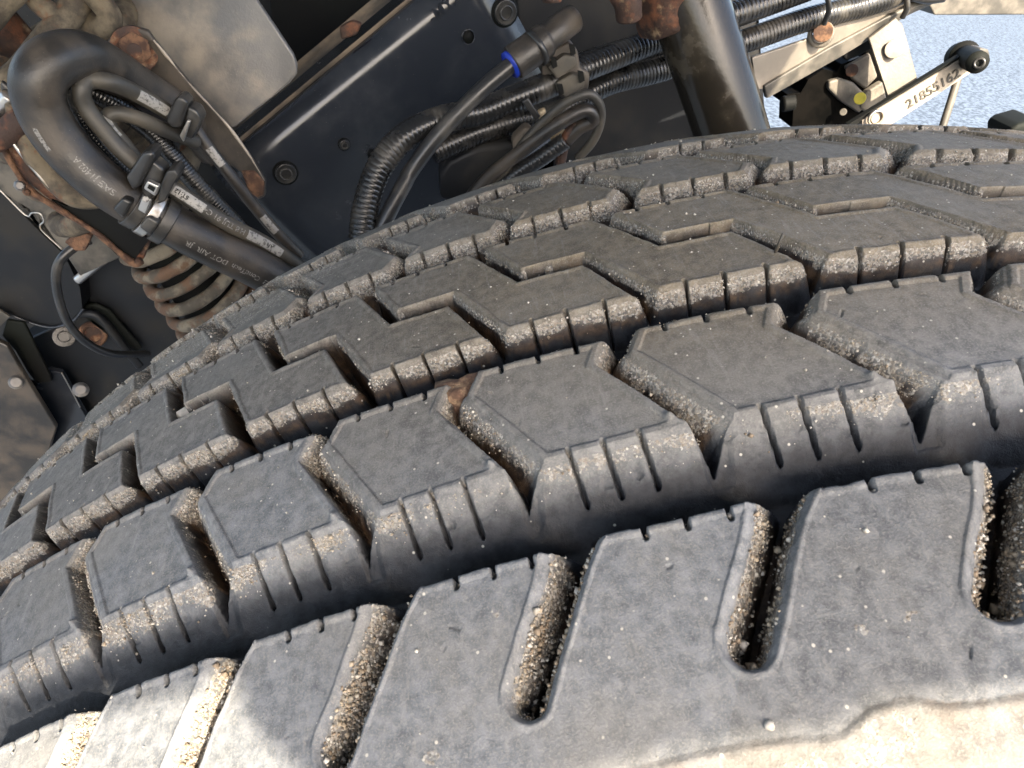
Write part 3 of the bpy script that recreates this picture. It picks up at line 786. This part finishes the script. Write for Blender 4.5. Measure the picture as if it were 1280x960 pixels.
# hose clamps
def clampset(name, label, pieces):
    e = empty(name, at(*pieces[0]), label, 'clamp'); return e
c1 = empty('hose_clamp', at(185, 245, .23), 'black double saddle clamp with a steel buckle round the big hose', 'clamp')
def band(parent, f_px, w_, k, m_, name='band'):
    i = nearest(Qh, *f_px); q = Qh[i]; t = Fh[i][0]
    bm = bmesh.new(); n = 40; n1 = Fh[i][1]; n2 = Fh[i][2]; V = []
    for j in range(n):
        a = 2*math.pi*j/n; d = n1*math.cos(a)+n2*math.sin(a)
        V.append([bm.verts.new(q+d*rh*.98-t*w_/2), bm.verts.new(q+d*rh*k-t*w_/2), bm.verts.new(q+d*rh*k+t*w_/2), bm.verts.new(q+d*rh*.98+t*w_/2)])
    for j in range(n):
        a, b = V[j], V[(j+1) % n]
        for x in range(4): bm.faces.new((a[x], b[x], b[(x+1) % 4], a[(x+1) % 4]))
    return from_bm(name, bm, m_, parent, bevel=.0006)
band(c1, (172, 258), .007, 1.13, M['plastic']); band(c1, (205, 276), .007, 1.13, M['plastic']); band(c1, (187, 267), .006, 1.17, M['steel'], 'strap')
slab('saddle', [(156, 222), (178, 190), (190, 188), (194, 198), (176, 232), (166, 240)], .232, .016, M['plastic'], c1, bevel=.002)
slab('saddle', [(200, 232), (208, 214), (218, 212), (223, 220), (206, 252), (196, 256)], .232, .016, M['plastic'], c1, bevel=.002)
slab('saddle', [(176, 206), (190, 200), (206, 214), (200, 240), (186, 252), (176, 240)], .236, .012, M['plastic'], c1, bevel=.002)
slab('saddle', [(140, 262), (153, 247), (165, 254), (154, 274)], .226, .010, M['plastic'], c1, bevel=.0016)
slab('saddle', [(173, 284), (184, 270), (199, 279), (188, 296)], .228, .010, M['plastic'], c1, bevel=.0016)
slab('buckle', [(179, 236), (184, 226), (199, 233), (194, 246)], .224, .004, M['steel'], c1, bevel=.0008)
slab('buckle_slot', [(184, 235), (186, 231), (194, 235), (192, 240)], .2235, .002, M['void'], c1, bevel=0)
slab('strap_tail', [(172, 262), (178, 246), (189, 250), (182, 268)], .224, .002, M['steel'], c1, bevel=.0006)
disc('rivet', 182, 249, .2235, .0018, .001, M['white'], c1)
c2 = empty('hose_clamp', at(230, 145, .28), 'dark hose clamp holding the hoses against the triangular bracket', 'clamp')
slab('saddle', [(206, 150), (219, 122), (226, 120), (236, 130), (226, 160), (214, 160)], .277, .014, M['plastic'], c2, bevel=.002)
slab('saddle', [(233, 132), (244, 136), (252, 150), (240, 176), (228, 172)], .279, .014, M['plastic'], c2, bevel=.002)
slab('strap', [(224, 170), (234, 150), (238, 152), (229, 178)], .274, .003, M['steel'], c2, bevel=.0006)

# ------------------------------------------------------------------ coil spring
sp = empty('coil_spring', at(150, 220, .36), 'large rusty coil spring with flaking coating behind the looped hose', 'spring')
Y0 = .37
ax0, ax1 = at(10, -10, .37), at(275, 392, .40)
axd = (ax1-ax0); Lx = axd.length; axd.normalize(); vv = (ax0-CAM).normalized(); q1 = axd.cross(vv).normalized(); q2 = axd.cross(q1).normalized()
def coil(f0, f1, turns, rad, wr, m_, name='coil', lean=.35):
    P = []
    n = int(turns*22)
    for i in range(n+1):
        a = 2*math.pi*turns*i/n; c = ax0+axd*(Lx*(f0+(f1-f0)*i/n)); P.append(c+q1*rad*math.cos(a)+q2*rad*math.sin(a)-axd*lean*rad*math.cos(a))
    return tube(name, P, wr, m_, sp, nseg=14, step=.0025, rnoise=.22)[0]
coil(-.05, .52, 5.2, .060, .0085, M['spring']); coil(.58, 1.0, 6.6, .037, .0056, M['spring_low'], lean=.1)
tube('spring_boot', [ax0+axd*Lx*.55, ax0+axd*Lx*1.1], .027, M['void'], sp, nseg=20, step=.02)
# flaked plate pieces
T_('coil', [(20, -30, .33), (45, 0, .33), (75, 22, .33), (88, 10, .34), (70, -30, .35)], .0068, M['spring'], sp, rnoise=.25)
T_('coil', [(95, -30, .34), (120, -4, .34), (136, 18, .34), (132, 34, .34), (118, 34, .345), (95, 10, .35), (70, -20, .35)], .0075, M['spring'], sp, rnoise=.25)
T_('coil', [(30, 130, .29), (38, 170, .29), (62, 212, .29), (92, 240, .29), (122, 238, .295), (110, 200, .30)], .0090, M['spring'], sp, rnoise=.25)
T_('coil', [(-20, 20, .36), (30, 60, .36), (70, 110, .37)], .013, M['rust_dark'], sp, rnoise=.5)

# ------------------------------------------------------------------ rusty spring seat and black recess
st = empty('spring_seat', at(100, 260, .30), 'rust edged spring seat with a black recess under the hose clamp', 'bracket')
slab('seat_plate', [(0, 170), (18, 196), (28, 224), (62, 250), (120, 290), (165, 330), (178, 326), (200, 270), (150, 240), (110, 262), (70, 246), (38, 214), (28, 180), (10, 160)], .305, .006, M['rust_dark'], st, bevel=.0012)
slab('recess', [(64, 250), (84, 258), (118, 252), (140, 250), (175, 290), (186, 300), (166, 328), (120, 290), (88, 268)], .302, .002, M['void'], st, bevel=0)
T_('seat_rim', [(0, 176, .30), (22, 216, .30), (40, 240, .30), (80, 265, .30), (125, 295, .30), (165, 328, .30), (176, 326, .30)], .0022, M['rust'], st, rnoise=.7)
T_('pin', [(-30, 185, .285), (5, 168, .285), (32, 146, .285)], .0075, M['rust_dark'], st, rnoise=.15)
T_('bracket_lip', [(16, 178, .283), (30, 196, .283), (55, 226, .283), (75, 246, .283)], .0011, M['steel'], st, rnoise=.4)
T_('retainer_end', [(-10, 140, .29), (6, 128, .29), (14, 120, .29)], .005, M['steel'], st)
slab('retainer_clip', [(0, 100), (14, 112), (24, 132), (16, 144), (0, 126)], .292, .004, M['plastic'], st)
disc('rust_nub', 25, 232, .298, .004, .004, M['tan_plate'], st, n=8, r2=.0025)
disc('rust_nub', 34, 240, .298, .003, .004, M['rust'], st, n=8, r2=.0015)

# ------------------------------------------------------------------ light edged folded plate and lower housing
fp = empty('folded_plate', at(60, 270, .36), 'grey folded sheet plate with a notched bright edge at the left', 'plate')
slab('sheet', [(-60, 120), (0, 182), (20, 216), (60, 250), (120, 294), (150, 322), (100, 345), (78, 312), (53, 289), (51, 284), (55, 276), (52, 270), (46, 266), (36, 268), (32, 270), (0, 238), (-60, 190)], .36, .003, M['tan_plate'] if False else M['beam_side'], fp, bevel=.0006)
T_('bright_edge', [(-30, 212, .357), (0, 238, .357), (32, 269, .357), (40, 266, .357), (50, 267, .357), (55, 276, .357), (51, 286, .357), (78, 312, .357)], .0006, M['steel'], fp)
slab('rusty_tab', [(80, 303), (100, 287), (114, 296), (106, 314), (94, 314)], .33, .006, M['rust'], fp, bevel=.001)
hs = empty('suspension_housing', at(150, 400, .42), 'smooth black suspension housing with a raised lip around a rusty hex socket', 'housing')
slab('body', [(84, 300), (112, 300), (165, 330), (210, 345), (420, 345), (420, 460), (150, 560), (20, 430), (60, 412), (96, 398)], .44, .03, M['black_paint'], hs, bevel=.004, seg=3)
slab('shadow_panel', [(-60, 180), (0, 240), (50, 290), (80, 318), (100, 360), (103, 385), (88, 402), (60, 410), (20, 396), (-60, 370)], .42, .02, M['brown_dirt'] if False else M['black_paint'], hs, bevel=.002)  # plain black panel, same paint as the housing body
T_('panel_edge', [(-20, 380, .418), (8, 391, .418), (40, 404, .418), (66, 409, .418), (90, 402, .418), (104, 386, .418)], .0012, M['blue_paint'], hs)
T_('raised_lip', [(92, 394, .425), (104, 392, .425), (118, 393, .425), (130, 402, .425), (144, 420, .425), (158, 438, .425), (175, 458, .425)], .0040, M['black_paint'], hs)
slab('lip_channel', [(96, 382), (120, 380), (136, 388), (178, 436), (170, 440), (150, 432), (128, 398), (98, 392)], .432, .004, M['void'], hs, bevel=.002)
slab('corner_fold', [(84, 322), (112, 300), (146, 314), (100, 352)], .415, .01, M['blue_paint'], hs, bevel=.004, seg=3)
T_('fold_edge', [(97, 350, .412), (112, 338, .412), (130, 324, .412), (148, 314, .412)], .0042, M['steel'], hs)  # bright rod paints the highlight along the fold
disc('socket_ring', 116, 418, .43, .0128, .003, M['rust'], hs, hole=.0075)
disc('socket', 116, 418, .434, .0085, .002, M['rust_dark'], hs, n=6)
disc('rubber_plug', 80, 421, .43, .0098, .005, M['plastic'], hs); disc('plug_ring', 80, 421, .43, .006, .0065, M['plastic'], hs, hole=.0045)
slab('lower_plate', [(60, 462), (76, 466), (100, 510), (130, 560), (0, 640), (-60, 640), (-60, 470), (20, 500), (50, 480)], .42, .006, M['blue_paint'], hs)
slab('rusty_plate', [(-60, 400), (8, 432), (24, 460), (70, 535), (50, 600), (-60, 680)], .39, .006, M['hose'], hs)
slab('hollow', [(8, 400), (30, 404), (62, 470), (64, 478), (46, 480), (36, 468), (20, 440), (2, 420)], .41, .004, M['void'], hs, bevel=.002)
disc('bolt_head', 20, 478, .385, .0065, .004, M['tan_plate'], hs, r2=.0045); disc('bolt_head', 101, 487, .40, .0075, .004, M['tan_plate'], hs, r2=.0045)
T_('scratch_edge', [(77, 466, .415), (88, 486, .415), (100, 509, .415)], .0005, M['steel'], hs)
slab('pale_corner', [(-20, 380), (0, 388), (12, 396), (0, 408), (-20, 420)], .405, .002, M['beam_side'], hs, bevel=0)
o, Q, F = T_('cable', [(112, 300, .34), (92, 310, .335), (76, 325, .33), (70, 345, .33), (74, 375, .335), (86, 405, .345), (108, 428, .36), (140, 442, .38), (185, 442, .42)], .0034, M['plastic'], nseg=16)
tag(o, 'thin glossy black cable looping past the rusty hex socket', 'cable')

# ------------------------------------------------------------------ conduits and tube in the middle
conduit([(452, 300, .26), (458, 255, .27), (475, 208, .28), (505, 172, .29), (550, 150, .30), (600, 140, .31), (645, 122, .315), (690, 104, .32), (720, 90, .33), (780, 66, .35), (850, 40, .37), (960, 4, .39)], .0088, 'thick corrugated conduit curving up from the tire to the manifold', .0034)
conduit([(540, 190, .31), (590, 168, .32), (640, 152, .33), (690, 140, .34), (760, 104, .36), (830, 86, .375), (930, 52, .39), (1010, 24, .40), (1090, 4, .41), (1180, -30, .42)], .0088, 'lower corrugated conduit passing behind the strut to the upper right', .0030)
conduit([(700, 92, .345), (760, 70, .36), (830, 52, .375), (930, 16, .395), (1000, -10, .40), (1080, -40, .41)], .0085, 'upper corrugated conduit passing behind the strut to the top edge', .0030)
ft = empty('air_fitting', at(660, 65, .30), 'black push in air fitting with a bright blue collar', 'fitting')
T_('tube', [(470, 300, .262), (488, 262, .268), (504, 232, .275), (515, 212, .28), (545, 172, .285), (580, 134, .29), (610, 105, .295), (640, 80, .30)], .0052, M['plastic'], ft, nseg=24)
T_('blue_collar', [(637, 82, .299), (641, 79, .30)], .0086, M['blue'], ft, nseg=28)
T_('body', [(641, 79, .30), (648, 74, .301), (668, 60, .304), (694, 40, .31), (715, 24, .32)], lambda f: .0105 if f < .5 else .0088, M['hose'], ft, nseg=28)
T_('rib', [(668, 62, .303), (673, 58, .304)], .0115, M['plastic'], ft, nseg=28)
mf = empty('manifold_block', at(710, 90, .31), 'dusty black plastic connector block with hollow pockets', 'connector')
slab('block', [(676, 80), (690, 62), (712, 52), (722, 62), (726, 84), (738, 92), (736, 112), (716, 128), (700, 122), (690, 104), (678, 96)], .315, .022, M['hose'], mf, bevel=.002)
slab('block', [(684, 84), (706, 68), (720, 70), (722, 82), (696, 100)], .308, .01, M['hose_dusty'], mf, bevel=.0015)
slab('block', [(694, 104), (716, 92), (732, 96), (730, 110), (708, 124), (698, 118)], .308, .01, M['hose_dusty'], mf, bevel=.0015)
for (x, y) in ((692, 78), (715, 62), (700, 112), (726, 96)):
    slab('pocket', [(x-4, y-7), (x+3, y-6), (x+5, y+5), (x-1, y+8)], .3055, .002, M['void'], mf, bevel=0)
cn = empty('cable_connector', at(690, 175, .29), 'cluster of dusty cable connectors and a looped translucent tube behind the tire', 'connector')
T_('looped_tube', [(590, 270, .31), (630, 215, .30), (655, 178, .295), (690, 142, .29), (715, 124, .288), (737, 118, .288), (750, 132, .29), (750, 155, .292), (740, 178, .295), (722, 198, .30)], .0030, M['hose_dusty'], cn, nseg=18)
T_('inner_cable', [(560, 290, .30), (600, 232, .30), (640, 198, .295), (690, 160, .29), (730, 138, .29), (742, 150, .292), (724, 160, .295), (708, 175, .297)], .0046, M['hose'], cn, nseg=18)
T_('inner_cable', [(600, 262, .30), (640, 222, .30), (680, 195, .296), (706, 176, .294)], .0058, M['plastic'], cn, nseg=18, ribs=.003)
T_('rusty_end', [(700, 205, .298), (708, 172, .296), (722, 156, .296)], .0036, M['rust_dark'], cn)
slab('cream_insert', [(686, 170), (704, 160), (712, 172), (704, 190), (696, 192)], .304, .006, M['clear'], cn)
slab('cream_insert', [(672, 140), (682, 136), (684, 150), (676, 156)], .306, .006, M['clear'], cn)
slab('dusty_housing', [(548, 216), (560, 200), (600, 182), (640, 176), (650, 190), (640, 230), (580, 262), (550, 250)], .315, .03, M['black_paint'], cn, bevel=.006, seg=3)
slab('dusty_housing', [(640, 176), (658, 158), (668, 164), (668, 190), (645, 205)], .308, .015, M['brown_dirt'], cn, bevel=.003)
slab('cable_tie', [(652, 128), (660, 122), (676, 146), (670, 152)], .30, .003, M['plastic'], cn, bevel=.001)

# ------------------------------------------------------------------ shock absorber
sk = empty('shock_absorber', at(890, 90, .27), 'dusty steel shock absorber tube with a rusty top mount and bright edge', 'shock absorber')
tube('tube', [at(838, -60, .33), at(893, 100, .31), at(935, 230, .30)], .0245, M['shock'], sk, nseg=56, step=.01)
tube('rusty_collar', [at(828, -40, .325), at(845, 8, .325), at(850, 22, .325)], lambda f: .0258+.0015*math.sin(f*9), M['rust_dark'], sk, nseg=40, rnoise=.15)
T_('mount_ear', [(770, -20, .30), (784, 2, .30), (786, 22, .302)], .0085, M['rust_dark'], sk, rnoise=.15, nseg=20)
T_('mount_ear', [(690, -14, .30), (690, 2, .30)], .006, M['rust_dark'], sk, rnoise=.15)

# ------------------------------------------------------------------ tan beam, bracket, valve and arm at the right
bmn = empty('support_beam', at(1000, 70, .40), 'tan painted metal beam with rusty bolt running up to the right', 'beam')
bk = Vector((.02, .5, -.85)).normalized()
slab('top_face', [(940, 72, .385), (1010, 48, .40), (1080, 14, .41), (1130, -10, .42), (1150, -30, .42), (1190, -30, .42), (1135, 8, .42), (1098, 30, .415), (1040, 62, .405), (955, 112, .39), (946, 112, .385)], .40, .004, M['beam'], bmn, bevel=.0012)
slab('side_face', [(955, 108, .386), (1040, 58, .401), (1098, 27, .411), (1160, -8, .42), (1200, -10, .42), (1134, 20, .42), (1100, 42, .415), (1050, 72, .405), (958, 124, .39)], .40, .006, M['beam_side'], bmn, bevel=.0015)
disc('washer', 1026, 43, .397, .0098, .002, M['beam'], bmn, hole=.006); disc('rusty_bolt', 1029, 40, .396, .0072, .005, M['rust'], bmn, n=18)
T_('cable_tie', [(1131, -12, .405), (1134, 8, .405), (1128, 22, .408)], .0022, M['plastic'], bmn)
T_('cable_tie', [(1034, -8, .38), (1036, 12, .38), (1030, 30, .385)], .0020, M['plastic'], bmn)
bt = empty('valve_bracket', at(1110, 80, .40), 'bent grey bracket plate with a round bolt above the pale arm', 'bracket')
slab('plate', [(1086, 48, .405), (1120, 22, .405), (1128, 30, .405), (1134, 50, .40), (1148, 102, .39), (1142, 116, .388), (1120, 132, .385), (1112, 126, .388), (1098, 84, .395)], .40, .003, M['valve'], bt, bevel=.0008)
slab('lower_face', [(1106, 82, .3925), (1139, 68, .3925), (1149, 102, .3885), (1142, 118, .3865), (1113, 130, .385)], .39, .002, M['arm'], bt, bevel=0) if False else None
disc('bolt', 1118, 61, .396, .0070, .004, M['arm'], bt, n=20)
M['cast'] = mat('black_cast_metal', (.0015, .0015, .0014), .7, 0, (.004, .0035, .003), 40, spec=.03)
vl = empty('leveling_valve', at(1040, 110, .42), 'dark cast leveling valve with a yellow cap and a pale number stamped arm', 'valve')
slab('body', [(990, 160), (992, 130), (980, 130), (984, 118), (1002, 116), (1010, 100), (1030, 86), (1046, 90), (1052, 80), (1070, 76), (1086, 60), (1096, 62), (1104, 90), (1114, 128), (1090, 150), (1060, 170)], .43, .03, M['cast'], vl, bevel=.002)
slab('cover', [(1036, 102), (1050, 98), (1068, 104), (1082, 118), (1086, 130), (1074, 142), (1052, 128), (1036, 112)], .425, .012, M['valve'], vl, bevel=.002)
slab('cover', [(1056, 84), (1088, 66), (1098, 96), (1082, 112), (1066, 100)], .427, .01, M['valve'], vl, bevel=.002)
slab('cover', [(1082, 116), (1104, 102), (1110, 126), (1086, 142), (1074, 136)], .424, .012, M['valve'], vl, bevel=.002)
disc('screw', 1065, 88, .424, .0050, .004, M['rust_dark'], vl); disc('screw', 1065, 88, .4215, .0026, .001, M['valve'], vl)
disc('yellow_cap', 1075, 123, .418, .0048, .004, M['yellow'], vl); disc('stud', 1054, 140, .42, .003, .003, M['valve'], vl)
T_('port', [(978, 130, .43), (992, 128, .43)], .0065, M['void'], vl)
slab('hook', [(1054, 70), (1062, 60), (1090, 46), (1096, 58), (1070, 72), (1058, 76)], .42, .006, M['void'], vl)
am = vl
AR = [(1078, 151), (1092, 140), (1203, 73), (1216, 84), (1216, 89), (1204, 97), (1112, 157), (1090, 168), (1078, 166)]
slab('arm', AR, .372, .006, M['arm'], am, bevel=.0007)
slab('dark_edge', [(1060, 156), (1092, 136), (1200, 70), (1204, 73), (1092, 141), (1066, 160)], .3735, .005, M['void'], am, bevel=.0004)
ea = (at(1204, 85, .372)-at(1100, 150, .372)).normalized(); up_ = Vector((0, -1, 0)).cross(ea).normalized()
if up_.z < 0: up_ = -up_
stamped('stamped_number', '21855162', .0106, 1134, 136, M['beam_side'], am, ea, up_, Vector((0, -1, 0)), .0002, .0006, at(1134, 134, .372))
disc('pivot_ring', 1094, 147, .370, .0065, .002, M['steel'], am, axis=Vector((0, -1, 0)), hole=.0048); disc('pivot_core', 1096, 147, .371, .0048, .001, M['arm'], am, axis=Vector((0, -1, 0)))
axp = (at(1224, 79, .35)-at(1206, 70, .385)).normalized()
T_('rubber_bush', [(1199, 72, .395), (1206, 70, .385)], .0112, M['void'], am, nseg=28)
T_('rubber_bush', [(1206, 70, .385), (1222, 78, .352)], .0078, M['void'], am, nseg=28)
disc('bush_eye', 1224, 79, .3515, .0042, .0015, M['plastic'], am, hole=.0022)
slab('end_nut', [(1220, 66), (1226, 60), (1236, 62), (1238, 70), (1234, 80), (1228, 76)], .372, .012, M['beam_side'], am, bevel=.001)
T_('link_rod', [(1200, 88, .385), (1192, 115, .38), (1176, 165, .372), (1160, 210, .365)], .0030, M['beam_side'], am, nseg=16)
slab('spare', [(0, 0), (1, 0), (1, 1)], .3, .001, M['void']) if False else None
bd = slab('body_sill', [(1146, -30), (1160, 4), (1168, 19), (1420, 18), (1420, -60), (1150, -60)], .62, .05, M['beam_side']); tag(bd, 'grey body sill edge crossing above the pavement at the top right corner', 'sill')
T_('cable_end', [(1140, -6, .41), (1160, -2, .41), (1180, -4, .41)], .004, M['plastic'], bmn)
wh = slab('black_part', [(1262, 165), (1272, 156), (1300, 148), (1300, 200), (1262, 200)], .34, .03, M['void'], bevel=.004); tag(wh, 'black rounded part peeking over the tire at the right edge', 'mount'); wh.name = 'rubber_mount'
